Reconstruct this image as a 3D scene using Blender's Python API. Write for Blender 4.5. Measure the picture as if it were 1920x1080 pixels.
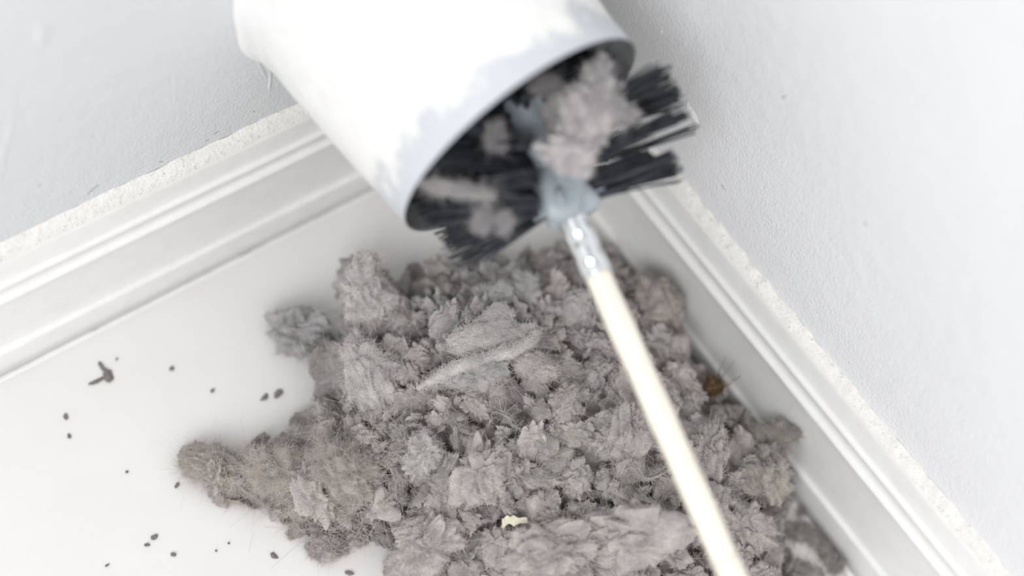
import bpy, bmesh, math, random
import numpy as np
from mathutils import Vector, Matrix, noise as mnoise

# ------------------------------------------------------------------ clearing
for o in list(bpy.data.objects):
    bpy.data.objects.remove(o, do_unlink=True)
scene = bpy.context.scene
COL = scene.collection
random.seed(7)
RNG = np.random.default_rng(11)

# The scene is laid out in units of 9 mm (baseboard 7.5 units high, duct 11.6 wide).
S = 0.009
# room corner at the origin: left wall is the plane y=0, right wall the plane x=0, z up
CAM_R = np.array([[-0.80202641, 0.57565527, 0.15929423],
                  [0.44332158, 0.75244886, -0.48712081],
                  [-0.40027443, -0.32006519, -0.85868426]])
CAM_C = np.array([39.99318664, 36.46858578, 72.29354593])
FPX = 3200.0

# ------------------------------------------------------------------ camera
cam_data = bpy.data.cameras.new('camera')
cam = bpy.data.objects.new('camera', cam_data)
COL.objects.link(cam)
m = Matrix.Identity(4)
for i in range(3):
    m[i][0] = CAM_R[0][i]
    m[i][1] = -CAM_R[1][i]
    m[i][2] = -CAM_R[2][i]
    m[i][3] = CAM_C[i] * S
cam.matrix_world = m
cam_data.sensor_width = 36.0
cam_data.lens = FPX * 36.0 / 1920.0
cam_data.clip_start = 0.01
cam_data.clip_end = 50
cam_data.dof.use_dof = True
cam_data.dof.focus_distance = 74.7 * S
cam_data.dof.aperture_fstop = 2.5
scene.camera = cam

# ------------------------------------------------------------------ world and light
world = bpy.data.worlds.new('world')
scene.world = world
world.use_nodes = True
bg = world.node_tree.nodes['Background']
bg.inputs[0].default_value = (0.95, 0.975, 1.0, 1)
bg.inputs[1].default_value = 0.55


def area_light(name, loc, target, size, energy, color):
    d = bpy.data.lights.new(name, 'AREA')
    d.shape = 'RECTANGLE'
    d.size, d.size_y = size[0] * S, size[1] * S
    d.energy = energy
    d.color = color
    o = bpy.data.objects.new(name, d)
    COL.objects.link(o)
    o.location = Vector(loc) * S
    o.rotation_euler = (Vector(target) - Vector(loc)).to_track_quat('-Z', 'Y').to_euler()
    return o


# a broad window high up on the open side of the room, and the warm ceiling lamp behind the camera
area_light('window_light', (128, 84, 128), (4, 12, 5), (90, 90), 17.0, (0.97, 0.985, 1.0))
area_light('ceiling_light', (60, 150, 150), (4, 16, 0), (90, 90), 4.0, (1.0, 0.89, 0.83))

vs = scene.view_settings
vs.view_transform = 'Standard'
vs.look = 'None'
vs.gamma = 1.0
vs.use_curve_mapping = False
vs.exposure = -0.09
scene.cycles.diffuse_bounces = 3
scene.cycles.max_bounces = 6
scene.cycles.glossy_bounces = 2
scene.cycles.caustics_reflective = False
scene.cycles.caustics_refractive = False
scene.display_settings.display_device = 'sRGB'


# ------------------------------------------------------------------ helpers
def ray(px, py):
    d = CAM_R.T @ np.array([(px - 960) / FPX, (py - 540) / FPX, 1.0])
    return d


def at(px, py, z=0.0, axis=2):
    """the point of the plane <axis>=z that the photograph shows at this pixel"""
    d = ray(px, py)
    t = (z - CAM_C[axis]) / d[axis]
    return CAM_C + t * d


def _hash(ix, iy, iz, seed):
    h = (ix * 374761393 + iy * 668265263 + iz * 2147483647 + seed * 974634777) & 0xFFFFFFFF
    h = ((h ^ (h >> 13)) * 1274126177) & 0xFFFFFFFF
    h = ((h ^ (h >> 16)) * 2246822519) & 0xFFFFFFFF
    return h ^ (h >> 15)


_G = np.random.default_rng(3).normal(size=(256, 3))
_G /= np.linalg.norm(_G, axis=1)[:, None]


def noise(p, seed=0):
    p = np.asarray(p, float)
    i = np.floor(p).astype(np.int64)
    f = p - i
    u = f * f * f * (f * (f * 6 - 15) + 10)
    out = 0
    for dx in (0, 1):
        wx = u[:, 0] if dx else 1 - u[:, 0]
        for dy in (0, 1):
            wy = u[:, 1] if dy else 1 - u[:, 1]
            for dz in (0, 1):
                wz = u[:, 2] if dz else 1 - u[:, 2]
                g = _G[_hash(i[:, 0] + dx, i[:, 1] + dy, i[:, 2] + dz, seed) & 255]
                out = out + wx * wy * wz * (g * (f - np.array([dx, dy, dz]))).sum(1)
    return out * 1.5


def n1(p, seed=0):
    return mnoise.noise((p[0] + seed * 13.7, p[1] + seed * 5.3, p[2] - seed * 7.9))


def noise3(p, seed=0):
    return np.stack([noise(p, seed + 17 * k) for k in range(3)], 1)


def link(o, parent=None):
    COL.objects.link(o)
    if parent is not None:
        o.parent = parent
    return o


def mesh_data(name, verts, faces, mats, smooth=True, mat_index=None):
    me = bpy.data.meshes.new(name)
    me.from_pydata((np.asarray(verts, float) * S).tolist(), [], faces.tolist() if isinstance(faces, np.ndarray) else faces)
    for mt in (mats if isinstance(mats, (list, tuple)) else [mats]):
        me.materials.append(mt)
    if smooth:
        me.polygons.foreach_set('use_smooth', [True] * len(me.polygons))
    if mat_index is not None:
        me.polygons.foreach_set('material_index', mat_index)
    me.update()
    return me


def obj(name, verts, faces, mats, parent=None, origin=None, smooth=True, mat_index=None):
    """a mesh object from world-space vertices (in layout units)"""
    verts = np.asarray(verts, float)
    if parent is not None:
        org = np.array(parent.get('_org', (0, 0, 0)), float)
        o = bpy.data.objects.new(name, mesh_data(name, verts - org, faces, mats, smooth, mat_index))
        return link(o, parent)
    org = np.zeros(3) if origin is None else np.asarray(origin, float)
    o = bpy.data.objects.new(name, mesh_data(name, verts - org, faces, mats, smooth, mat_index))
    o.location = Vector(org) * S
    return link(o)


ORGS = []


def thing(name, org, label, cat, group=None):
    o = bpy.data.objects.new(name, None)
    o.empty_display_size = 0.01
    o.location = Vector(org) * S
    o['_org'] = [float(k) for k in org]
    ORGS.append(o)
    tag(o, label, cat, group)
    return link(o)


def tag(o, label=None, cat=None, group=None, kind=None):
    if label:
        o['label'] = label
    if cat:
        o['category'] = cat
    if group:
        o['group'] = group
    if kind:
        o['kind'] = kind
    return o


def curves(name, P, radius, mat, parent=None, color=None):
    """P: (n, k, 3) strand points in layout units, local to the parent; radius (n,k)"""
    n, k, _ = P.shape
    d = bpy.data.hair_curves.new(name)
    d.add_curves([k] * n)
    d.position_data.foreach_set('vector', (P * S).astype(np.float32).ravel())
    a = d.attributes.get('radius') or d.attributes.new('radius', 'FLOAT', 'POINT')
    a.data.foreach_set('value', (np.broadcast_to(radius, (n, k)) * S).astype(np.float32).ravel())
    d.materials.append(mat)
    return d


def frame_from(axis):
    a = np.asarray(axis, float)
    a = a / np.linalg.norm(a)
    r = np.array([0, 0, 1.0]) if abs(a[2]) < 0.9 else np.array([1.0, 0, 0])
    e1 = np.cross(a, r)
    e1 /= np.linalg.norm(e1)
    return a, e1, np.cross(a, e1)


def ring_faces(n_rings, n, base=0, cap0=False, cap1=False, closed=True):
    F = []
    for i in range(n_rings - 1):
        for j in range(n if closed else n - 1):
            a = base + i * n + j
            b = base + i * n + (j + 1) % n
            F.append((a, b, b + n, a + n))
    if cap0:
        F.append(tuple(base + j for j in range(n))[::-1])
    if cap1:
        F.append(tuple(base + (n_rings - 1) * n + j for j in range(n)))
    return F


def tube(path, radii, n=12, cap=True):
    path = np.asarray(path, float)
    V = []
    prev = None
    for i in range(len(path)):
        t = path[min(i + 1, len(path) - 1)] - path[max(i - 1, 0)]
        t /= np.linalg.norm(t)
        if prev is None:
            _, e1, e2 = frame_from(t)
        else:
            e1 = prev - t * (prev @ t)
            e1 /= np.linalg.norm(e1)
            e2 = np.cross(t, e1)
        prev = e1
        for j in range(n):
            a = 2 * math.pi * j / n
            V.append(path[i] + radii[i] * (math.cos(a) * e1 + math.sin(a) * e2))
    return np.array(V), ring_faces(len(path), n, 0, cap, cap)


_ICO = {}


def ico(level):
    if level not in _ICO:
        bm = bmesh.new()
        bmesh.ops.create_icosphere(bm, subdivisions=level, radius=1.0)
        _ICO[level] = (np.array([v.co[:] for v in bm.verts]), np.array([[v.index for v in f.verts] for f in bm.faces]))
        bm.free()
    V, F = _ICO[level]
    return V.copy(), F


# ------------------------------------------------------------------ materials
def new_mat(name):
    mt = bpy.data.materials.new(name)
    mt.use_nodes = True
    nt = mt.node_tree
    b = nt.nodes['Principled BSDF']
    return mt, nt, b


def N(nt, kind, **kw):
    n = nt.nodes.new(kind)
    for k, v in kw.items():
        if k in n.inputs:
            n.inputs[k].default_value = v
        else:
            setattr(n, k, v)
    return n


def coords(nt, scale=1.0, kind='Object'):
    tc = N(nt, 'ShaderNodeTexCoord')
    mp = N(nt, 'ShaderNodeMapping')
    mp.inputs['Scale'].default_value = (scale / S,) * 3
    nt.links.new(tc.outputs[kind], mp.inputs['Vector'])
    return mp.outputs['Vector']


def noise_node(nt, vec, scale, detail=3.0, rough=0.55):
    n = N(nt, 'ShaderNodeTexNoise')
    n.inputs['Scale'].default_value = scale
    n.inputs['Detail'].default_value = detail
    n.inputs['Roughness'].default_value = rough
    nt.links.new(vec, n.inputs['Vector'])
    return n.outputs['Fac']


def ramp(nt, fac, stops):
    r = N(nt, 'ShaderNodeValToRGB')
    els = r.color_ramp.elements
    while len(els) < len(stops):
        els.new(0.5)
    for e, (p, c) in zip(els, stops):
        e.position = p
        e.color = (c[0], c[1], c[2], 1) if not isinstance(c, (int, float)) else (c, c, c, 1)
    nt.links.new(fac, r.inputs['Fac'])
    return r.outputs['Color']


def mix(nt, fac, a, b, mode='MIX'):
    n = N(nt, 'ShaderNodeMix')
    n.data_type = 'RGBA'
    n.blend_type = mode
    for sock, v in ((n.inputs[0], fac), (n.inputs[6], a), (n.inputs[7], b)):
        if hasattr(v, 'is_output'):
            nt.links.new(v, sock)
        elif isinstance(v, (int, float)):
            sock.default_value = v
        else:
            sock.default_value = (*v, 1)
    return n.outputs[2]


def math_node(nt, op, a, b=0.0):
    n = N(nt, 'ShaderNodeMath')
    n.operation = op
    for i, v in enumerate((a, b)):
        if hasattr(v, 'is_output'):
            nt.links.new(v, n.inputs[i])
        else:
            n.inputs[i].default_value = v
    return n.outputs[0]


def bump(nt, b, height, dist, strength=1.0):
    n = N(nt, 'ShaderNodeBump')
    n.inputs['Strength'].default_value = strength
    n.inputs['Distance'].default_value = dist * S
    nt.links.new(height, n.inputs['Height'])
    nt.links.new(n.outputs['Normal'], b.inputs['Normal'])


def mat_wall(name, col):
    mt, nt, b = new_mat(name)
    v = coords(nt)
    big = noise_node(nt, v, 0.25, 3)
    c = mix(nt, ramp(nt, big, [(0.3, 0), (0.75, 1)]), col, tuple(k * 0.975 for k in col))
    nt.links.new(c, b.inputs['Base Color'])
    b.inputs['Roughness'].default_value = 0.55
    peel = noise_node(nt, v, 6.5, 2, 0.5)
    fine = noise_node(nt, v, 1.1, 2)
    h = math_node(nt, 'ADD', peel, math_node(nt, 'MULTIPLY', fine, 1.0))
    bump(nt, b, h, 0.055, 1.0)
    return mt


def mat_trim():
    mt, nt, b = new_mat('baseboard_paint')
    v = coords(nt)
    streak = noise_node(nt, v, 0.9, 4, 0.6)
    dirt = noise_node(nt, v, 3.2, 5, 0.7)
    c = mix(nt, ramp(nt, streak, [(0.42, 0), (0.72, 0.6)]), (0.84, 0.835, 0.825), (0.785, 0.77, 0.745))
    c = mix(nt, ramp(nt, dirt, [(0.69, 0), (0.76, 0.55)]), c, (0.42, 0.39, 0.36))
    nt.links.new(c, b.inputs['Base Color'])
    b.inputs['Roughness'].default_value = 0.38
    bump(nt, b, noise_node(nt, v, 1.6, 3), 0.03, 0.7)
    return mt


def mat_caulk():
    mt, nt, b = new_mat('caulk')
    v = coords(nt)
    n1 = noise_node(nt, v, 2.2, 5, 0.65)
    n2 = noise_node(nt, v, 6.0, 4, 0.7)
    c = mix(nt, ramp(nt, n1, [(0.35, 0), (0.7, 1)]), (0.92, 0.905, 0.87), (0.83, 0.80, 0.75))
    c = mix(nt, ramp(nt, n2, [(0.59, 0), (0.70, 0.75)]), c, (0.50, 0.45, 0.39))
    nt.links.new(c, b.inputs['Base Color'])
    b.inputs['Roughness'].default_value = 0.7
    bump(nt, b, n2, 0.10, 1.0)
    return mt


def mat_floor():
    mt, nt, b = new_mat('floor_vinyl')
    v = coords(nt)
    n1 = noise_node(nt, v, 0.18, 4, 0.6)
    c = mix(nt, ramp(nt, n1, [(0.35, 0), (0.7, 1)]), (0.81, 0.79, 0.775), (0.775, 0.752, 0.735))
    n2 = noise_node(nt, v, 2.5, 4, 0.7)
    c = mix(nt, ramp(nt, n2, [(0.70, 0), (0.80, 0.25)]), c, (0.55, 0.50, 0.46))
    nt.links.new(c, b.inputs['Base Color'])
    b.inputs['Roughness'].default_value = 0.5
    bump(nt, b, noise_node(nt, v, 1.2, 3), 0.02, 0.6)
    return mt


def mat_lint(name, bumpy=True):
    mt, nt, b = new_mat(name)
    oi = N(nt, 'ShaderNodeObjectInfo')
    v = coords(nt)
    n1 = noise_node(nt, v, 1.1, 2, 0.6)
    n2 = noise_node(nt, v, 9.0, 2, 0.7)
    lightc = mix(nt, 1.0, oi.outputs['Color'], (1.18, 1.16, 1.14), 'MULTIPLY')
    darkc = mix(nt, 1.0, oi.outputs['Color'], (0.74, 0.73, 0.76), 'MULTIPLY')
    c = mix(nt, ramp(nt, n1, [(0.3, 0), (0.7, 1)]), darkc, lightc)
    c = mix(nt, ramp(nt, n2, [(0.35, 0), (0.65, 0.30)]), c, lightc)
    sp = noise_node(nt, v, 26.0, 1, 0.6)
    c = mix(nt, ramp(nt, sp, [(0.36, 0), (0.68, 1)]), mix(nt, 1.0, c, (0.80, 0.79, 0.79), 'MULTIPLY'), mix(nt, 1.0, c, (1.20, 1.20, 1.19), 'MULTIPLY'))
    nt.links.new(c, b.inputs['Base Color'])
    b.inputs['Roughness'].default_value = 1.0
    b.inputs['Specular IOR Level'].default_value = 0.1
    b.inputs['Sheen Weight'].default_value = 0.25
    b.inputs['Sheen Roughness'].default_value = 0.6
    if bumpy:
        h = math_node(nt, 'ADD', math_node(nt, 'MULTIPLY', n2, 0.8), math_node(nt, 'MULTIPLY', sp, 0.8))
        bump(nt, b, h, 0.06, 1.0)
    return mt


def mat_plain(name, col, rough=0.6, metal=0.0, spec=0.5, var=0.0, vs_=2.0, bmp=0.0):
    mt, nt, b = new_mat(name)
    v = coords(nt)
    n1 = noise_node(nt, v, vs_, 4, 0.6)
    c = mix(nt, ramp(nt, n1, [(0.3, 0), (0.7, 1)]), tuple(k * (1 + var) for k in col), tuple(k * (1 - var) for k in col))
    nt.links.new(c, b.inputs['Base Color'])
    b.inputs['Roughness'].default_value = rough
    b.inputs['Metallic'].default_value = metal
    b.inputs['Specular IOR Level'].default_value = spec
    if bmp:
        bump(nt, b, n1, bmp)
    return mt


def mat_duct_paint():
    """white paint over the duct, flaked off to a blue-grey primer along the mouth"""
    mt, nt, b = new_mat('duct_paint')
    tc = N(nt, 'ShaderNodeTexCoord')
    v = coords(nt)
    sep = N(nt, 'ShaderNodeSeparateXYZ')
    nt.links.new(v, sep.inputs[0])
    n1 = noise_node(nt, v, 0.36, 7, 0.72)
    n2 = noise_node(nt, v, 1.3, 5, 0.65)
    # z runs back from the mouth (0) towards the wall (negative)
    edge = math_node(nt, 'ADD', sep.outputs['Z'], math_node(nt, 'MULTIPLY', math_node(nt, 'SUBTRACT', n1, 0.5), 7.0))
    peel = ramp(nt, math_node(nt, 'MULTIPLY_ADD' if False else 'ADD', math_node(nt, 'MULTIPLY', edge, 0.9), 1.75), [(0.30, 0), (0.85, 0.85)])
    warm = ramp(nt, n2, [(0.45, 0), (0.75, 0.8)])
    white = mix(nt, warm, (0.85, 0.845, 0.835), (0.79, 0.765, 0.72))
    c = mix(nt, peel, white, (0.56, 0.59, 0.63))
    nt.links.new(c, b.inputs['Base Color'])
    b.inputs['Roughness'].default_value = 0.42
    h = math_node(nt, 'SUBTRACT', noise_node(nt, v, 0.8, 4, 0.6), math_node(nt, 'MULTIPLY', peel, 0.35))
    bump(nt, b, h, 0.16, 0.8)
    return mt


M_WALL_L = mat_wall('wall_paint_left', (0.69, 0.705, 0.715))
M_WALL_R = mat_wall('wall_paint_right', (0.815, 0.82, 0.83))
M_TRIM = mat_trim()
M_CAULK = mat_caulk()
M_FLOOR = mat_floor()
M_LINT = mat_lint('lint')
M_FUZZ = mat_lint('lint_fuzz', False)
M_DUCT = mat_duct_paint()
M_COLLAR = mat_plain('collar_paint', (0.84, 0.835, 0.825), 0.45, 0, 0.5, 0.03, 1.0, 0.06)
M_GALV = mat_plain('galvanised_inside', (0.62, 0.64, 0.65), 0.45, 0.2, 0.5, 0.2, 1.5, 0.05)
M_RIM = mat_plain('duct_rim', (0.16, 0.165, 0.17), 0.5, 0.5, 0.5, 0.2, 3.0)
M_BRISTLE = mat_plain('bristle_nylon', (0.022, 0.025, 0.033), 0.30, 0, 0.5, 0.6, 1.6)
M_HUB = mat_plain('hub_plastic', (0.36, 0.405, 0.435), 0.35, 0, 0.5, 0.16, 1.0, 0.06)
M_STEEL = mat_plain('ferrule_steel', (0.80, 0.82, 0.82), 0.22, 1.0, 0.5, 0.06, 1.5)
M_WOOD = mat_plain('rod_wood', (0.90, 0.84, 0.735), 0.5, 0, 0.4, 0.03, 0.8, 0.02)
M_SCUFF = mat_plain('scuff_dirt', (0.33, 0.32, 0.31), 0.8, 0, 0.2, 0.2, 3.0)
M_PAPER = mat_plain('paper_chip', (0.80, 0.74, 0.58), 0.6, 0, 0.4, 0.08, 2.0, 0.03)
M_BROWN = mat_plain('brown_burr', (0.10, 0.060, 0.028), 0.8, 0, 0.3, 0.4, 3.0, 0.08)


# ------------------------------------------------------------------ room shell
def slab(name, lo, hi, mat):
    lo, hi = np.array(lo, float), np.array(hi, float)
    V = [[(lo, hi)[i][0], (lo, hi)[j][1], (lo, hi)[k][2]] for i in (0, 1) for j in (0, 1) for k in (0, 1)]
    F = [(0, 1, 3, 2), (4, 6, 7, 5), (0, 4, 5, 1), (2, 3, 7, 6), (0, 2, 6, 4), (1, 5, 7, 3)]
    o = obj(name, V, F, mat, smooth=False)
    o['kind'] = 'structure'
    return o


FAR, TALL = 230, 260
floor = slab('floor', (-12, -12, -4), (FAR, FAR, 0), M_FLOOR)
tag(floor, 'white floor under the lint pile, dusted with specks', None)
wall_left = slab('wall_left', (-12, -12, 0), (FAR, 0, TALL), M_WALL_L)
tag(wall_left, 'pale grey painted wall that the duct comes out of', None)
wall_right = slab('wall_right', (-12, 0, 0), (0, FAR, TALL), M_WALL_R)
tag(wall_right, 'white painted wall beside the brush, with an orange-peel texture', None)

# baseboard profile: (distance from wall, height)
PROFILE = [(0.00, 8.14), (0.42, 8.13), (0.50, 8.06), (0.54, 7.80), (0.60, 7.25), (0.65, 6.88), (0.70, 6.75), (0.78, 6.69), (0.85, 6.62),
           (0.86, 6.50), (0.81, 6.36), (0.75, 6.22), (0.73, 6.02), (0.77, 5.86), (0.85, 5.79), (0.95, 5.75), (1.00, 5.69), (1.00, 5.58),
           (0.96, 5.42), (0.92, 5.00), (0.91, 4.30), (0.93, 3.40), (0.98, 2.60), (1.03, 2.20), (1.07, 2.08), (1.14, 2.02), (1.24, 1.98),
           (1.29, 1.92), (1.31, 1.82), (1.33, 0.90), (1.35, 0.0), (0.0, 0.0)]


def baseboard(name, side, label):
    V, F = [], []
    ss = np.concatenate([np.linspace(0, 60, 121), np.linspace(62, FAR, 40)])
    n = len(PROFILE)
    for i, s in enumerate(ss):
        for k, (d, h) in enumerate(PROFILE):
            # mitred at the corner; the face is a little wavy under its many coats of paint
            w = 0.02 * n1((s * 0.35, k * 0.5, 3.0 + (side == 'left')), 5) if 0 < k < n - 2 and i else 0.0
            st = max(s, d) if i else d
            V.append((st, d + w, h + w * 0.5) if side == 'left' else (d + w, st, h + w * 0.5))
    for i in range(len(ss) - 1):
        for k in range(n - 1):
            a = i * n + k
            q = (a, a + 1, a + n + 1, a + n)
            F.append(q if side == 'right' else q[::-1])
    o = obj(name, V, F, M_TRIM)
    tag(o, label, None, kind='structure')
    return o


base_left = baseboard('baseboard_left', 'left', 'white moulded baseboard along the grey wall under the duct')
base_right = baseboard('baseboard_right', 'right', 'white moulded baseboard along the right wall behind the wooden rod')


def caulk(name, side, label, top, bottom, amp, seed, bulge=0.05, mat=None):
    """an uneven bead of caulk; top and bottom are (distance, height) of its two edges"""
    V, F = [], []
    ss = np.concatenate([np.linspace(top[0] + 0.3, 60, 420), np.linspace(60.5, FAR, 60)])
    n = 6
    for s in ss:
        e = n1((s * 0.6, seed, 0.3), 9) * amp + n1((s * 2.3, seed, 7.3), 9) * amp * 0.5
        for k in range(n):
            t = k / (n - 1)
            d = top[0] + (bottom[0] - top[0]) * t + bulge * math.sin(math.pi * t)
            h = (top[1] + e) + (bottom[1] - top[1] - e) * t + 0.5 * bulge * math.sin(math.pi * t)
            d += 0.035 * n1((s * 1.7, k * 0.9, seed), 12)
            V.append((max(s, d), d, h) if side == 'left' else (d, max(s, d), h))
    for i in range(len(ss) - 1):
        for k in range(n - 1):
            a = i * n + k
            q = (a, a + 1, a + n + 1, a + n)
            F.append(q if side == 'right' else q[::-1])
    o = obj(name, V, F, mat or M_CAULK)
    tag(o, label, None, kind='structure')
    return o


caulk('trim_1', 'left', 'dirty cream caulk line on top of the left baseboard', (0.0, 8.78), (0.50, 8.08), 0.09, 1.0)
caulk('trim_2', 'right', 'chipped cream caulk line on top of the right baseboard', (0.0, 8.50), (0.50, 8.08), 0.26, 5.0)
caulk('trim_3', 'left', 'thin uneven caulk line between the left baseboard and the floor', (1.34, 0.08), (1.58, 0.012), 0.04, 9.0, 0.02, M_TRIM)
caulk('trim_4', 'right', 'thin uneven caulk line between the right baseboard and the floor', (1.34, 0.08), (1.55, 0.012), 0.04, 14.0, 0.02, M_TRIM)


# paint runs, blobs and scuffs on the walls
def ridge_on_wall(name, wall, axis, pts, w, t, mat, seed=0):
    """a low rounded ridge along pixel points that lie on a wall"""
    P = [at(x, y, 0.0, axis) for x, y in pts]
    path = []
    for a, b in zip(P[:-1], P[1:]):
        for k in range(6):
            path.append(a + (b - a) * k / 6)
    path.append(P[-1])
    path = np.array(path)
    V, F = [], []
    m_ = 7
    nrm = np.zeros(3)
    nrm[axis] = 1
    for i, p in enumerate(path):
        tg = path[min(i + 1, len(path) - 1)] - path[max(i - 1, 0)]
        tg /= np.linalg.norm(tg)
        sd = np.cross(nrm, tg)
        e = math.sin(math.pi * min(1, max(0.02, i / (len(path) - 1)))) ** 0.5
        wob = 1 + 0.5 * n1((i * 0.4, seed, 0.5), 4)
        for j in range(m_):
            u = j / (m_ - 1) * 2 - 1
            V.append(p + sd * u * w * e * wob + nrm * (0.004 + t * e * wob * max(0, 1 - u * u)))
    for i in range(len(path) - 1):
        for j in range(m_ - 1):
            a = i * m_ + j
            F.append((a, a + 1, a + m_ + 1, a + m_))
    return obj(name, V, F, mat, wall)


ridge_on_wall('paint_drip', wall_left, 1, [(27, 165), (24, 215), (16, 255), (4, 300), (0, 345)], 0.13, 0.05, M_WALL_L, 1)
ridge_on_wall('paint_drip', wall_left, 1, [(76, 45), (80, 66), (74, 90)], 0.30, 0.07, M_WALL_L, 2)
ridge_on_wall('paint_drip', wall_left, 1, [(150, 72), (154, 84)], 0.10, 0.04, M_WALL_L, 3)
ridge_on_wall('paint_drip', wall_left, 1, [(500, 112), (507, 140), (505, 178)], 0.10, 0.04, M_WALL_L, 4)
ridge_on_wall('paint_drip', wall_left, 1, [(472, 100), (486, 120), (500, 150)], 0.10, 0.04, M_WALL_L, 5)
ridge_on_wall('paint_drip', wall_right, 0, [(1288, 190), (1293, 205), (1302, 220), (1310, 232)], 0.26, 0.12, M_WALL_R, 6)
ridge_on_wall('paint_drip', wall_right, 0, [(1238, 55), (1242, 63)], 0.09, 0.05, M_WALL_R, 7)
for k, (ax, w_, pts) in enumerate([
        (1, wall_left, [(163, 366), (174, 355), (186, 345)]), (1, wall_left, [(298, 304), (306, 303)]), (1, wall_left, [(328, 303), (340, 298)]),
        (1, wall_left, [(386, 265), (392, 261)]), (1, wall_left, [(74, 346), (76, 349)]), (1, wall_left, [(400, 252), (412, 245)]),
        (1, wall_left, [(474, 208), (477, 210)]), (0, wall_right, [(1620, 415), (1626, 425)]), (0, wall_right, [(1352, 345), (1360, 358)]),
        (0, wall_right, [(1466, 185), (1474, 178)]), (1, wall_left, [(250, 352), (256, 349)]), (1, wall_left, [(226, 366), (228, 362)]), (1, wall_left, [(459, 0), (455, 22), (453, 42)]),
        (1, wall_left, [(468, 66), (470, 80), (478, 96)]), (1, wall_left, [(268, 343), (276, 338), (282, 337)]), (1, wall_left, [(150, 392), (158, 388)])]):
    ridge_on_wall('scuff_mark', w_, ax, pts, 0.035, 0.012, M_SCUFF, k)

# ------------------------------------------------------------------ the duct
D_C = np.array([9.664, 10.273, 16.561])        # centre of the mouth
D_AX = np.array([-0.041, 1.0, -0.097])
D_AX /= np.linalg.norm(D_AX)
D_R = 5.789
DA, DE1, DE2 = D_AX, None, None
DE1 = np.cross(D_AX, [0, 0, 1.0]); DE1 /= np.linalg.norm(DE1)
DE2 = np.cross(DE1, D_AX)


def duct_point(s, ang, r):
    """s: distance back from the mouth; ang round the axis; r: radius factor"""
    ro = 1.841
    tap = 1 + 0.112 * (s / 10.27)
    a = math.cos(ro) * DE1 + math.sin(ro) * DE2
    b = -math.sin(ro) * DE1 + math.cos(ro) * DE2
    return D_C - D_AX * s + tap * r * (math.cos(ang) * 1.021 * a + math.sin(ang) * 0.979 * b)


def build_duct():
    org = D_C - D_AX * 10.2
    # local z of the tube object runs along the duct axis, zero at the mouth
    root = thing('dryer_duct', (D_C[0], 0.0, D_C[2]), 'white painted metal duct sticking out of the wall above the lint pile', 'duct')
    n = 128
    rings = [0.0, 0.05, 0.15, 0.4, 0.8, 1.2, 1.7, 2.3, 3, 3.7, 4.4, 5.1, 5.8, 6.5, 7.2, 7.9, 8.5, 9.1, 9.6, 10.0, 10.30]
    V, F, MI = [], [], []

    def lo(p):
        q = p - D_C
        return (q @ DE1, q @ -DE2, q @ D_AX)

    def dents(s, a):
        p = np.array([[math.cos(a) * 1.1, math.sin(a) * 1.1, s * 0.22]])
        q = np.array([[math.cos(a) * 2.6, math.sin(a) * 2.6, s * 0.6]])
        w = min(1.0, s / 1.5 + 0.15)
        return w * (0.20 * n1(p[0], 21) + 0.09 * n1(q[0], 22))
    # outer skin, front to back
    for s in rings:
        for j in range(n):
            a = 2 * math.pi * j / n
            p = duct_point(s, a, D_R + dents(s, a))
            if p[1] < 0.02:
                p = p + D_AX * ((0.02 - p[1]) / D_AX[1])
            V.append(lo(p))
    F += ring_faces(len(rings), n)
    MI += [0] * len(F)
    b0 = len(V)
    # inner skin
    for s in rings:
        for j in range(n):
            a = 2 * math.pi * j / n
            p = duct_point(s, a, D_R - 0.11 + dents(s, a))
            if p[1] < 0.02:
                p = p + D_AX * ((0.02 - p[1]) / D_AX[1])
            V.append(lo(p))
    f2 = [f[::-1] for f in ring_faces(len(rings), n, b0)]
    F += f2
    MI += [1] * len(f2)
    rim = [(j, b0 + j, b0 + (j + 1) % n, (j + 1) % n) for j in range(n)]
    F += rim
    MI += [2] * n
    me = mesh_data('duct_tube', V, F, [M_DUCT, M_GALV, M_RIM], True, MI)
    t = bpy.data.objects.new('duct_tube', me)
    link(t, root)
    loc = D_C - np.array([D_C[0], 0.0, D_C[2]])
    mt = Matrix.Identity(4)
    for i in range(3):
        mt[i][0], mt[i][1], mt[i][2], mt[i][3] = DE1[i], -DE2[i], D_AX[i], loc[i] * S
    t.matrix_local = mt
    tag(t, 'white paint flaking to blue-grey primer at the mouth')
    # thick collar of paint and filler where the duct meets the wall
    V, F = [], []
    prof = [(0.02, 0.30), (0.08, 0.22), (0.18, 0.14), (0.40, 0.09), (0.8, 0.05), (1.3, 0.02), (1.6, -0.06)]
    for (y, dr) in prof:
        for j in range(n):
            a = 2 * math.pi * j / n
            k = 1 + 0.55 * n1((math.cos(a) * 2.5, math.sin(a) * 2.5, y), 33)
            s = 10.27 - y
            p = duct_point(s, a, D_R + dents(s, a) + max(dr * k, -0.06))
            p = p + D_AX * ((y - p[1]) / D_AX[1])
            V.append(p)
    F = ring_faces(len(prof), n)
    obj('paint_collar', V, [f[::-1] for f in F], M_COLLAR, root)
    return root


duct = build_duct()

# ------------------------------------------------------------------ the brush on its rod
B_P0 = np.array([9.786, 14.195, 15.949])       # where the ferrule leaves the hub
B_D = CAM_R.T @ np.array([0.400, 0.917, -0.19])
B_D /= np.linalg.norm(B_D)
e_r = CAM_R.T @ np.array([0.913, -0.409, 0.0])
e_r -= B_D * (e_r @ B_D); e_r /= np.linalg.norm(e_r)          # to the right in the photograph
e_t = np.cross(B_D, e_r)
if e_t @ (CAM_C - B_P0) < 0:
    e_t = -e_t                                                  # up towards the viewer


def bp(s, phi, r):
    a = math.radians(phi)
    return B_P0 + B_D * s + r * (math.cos(a) * e_r + math.sin(a) * e_t)


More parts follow.
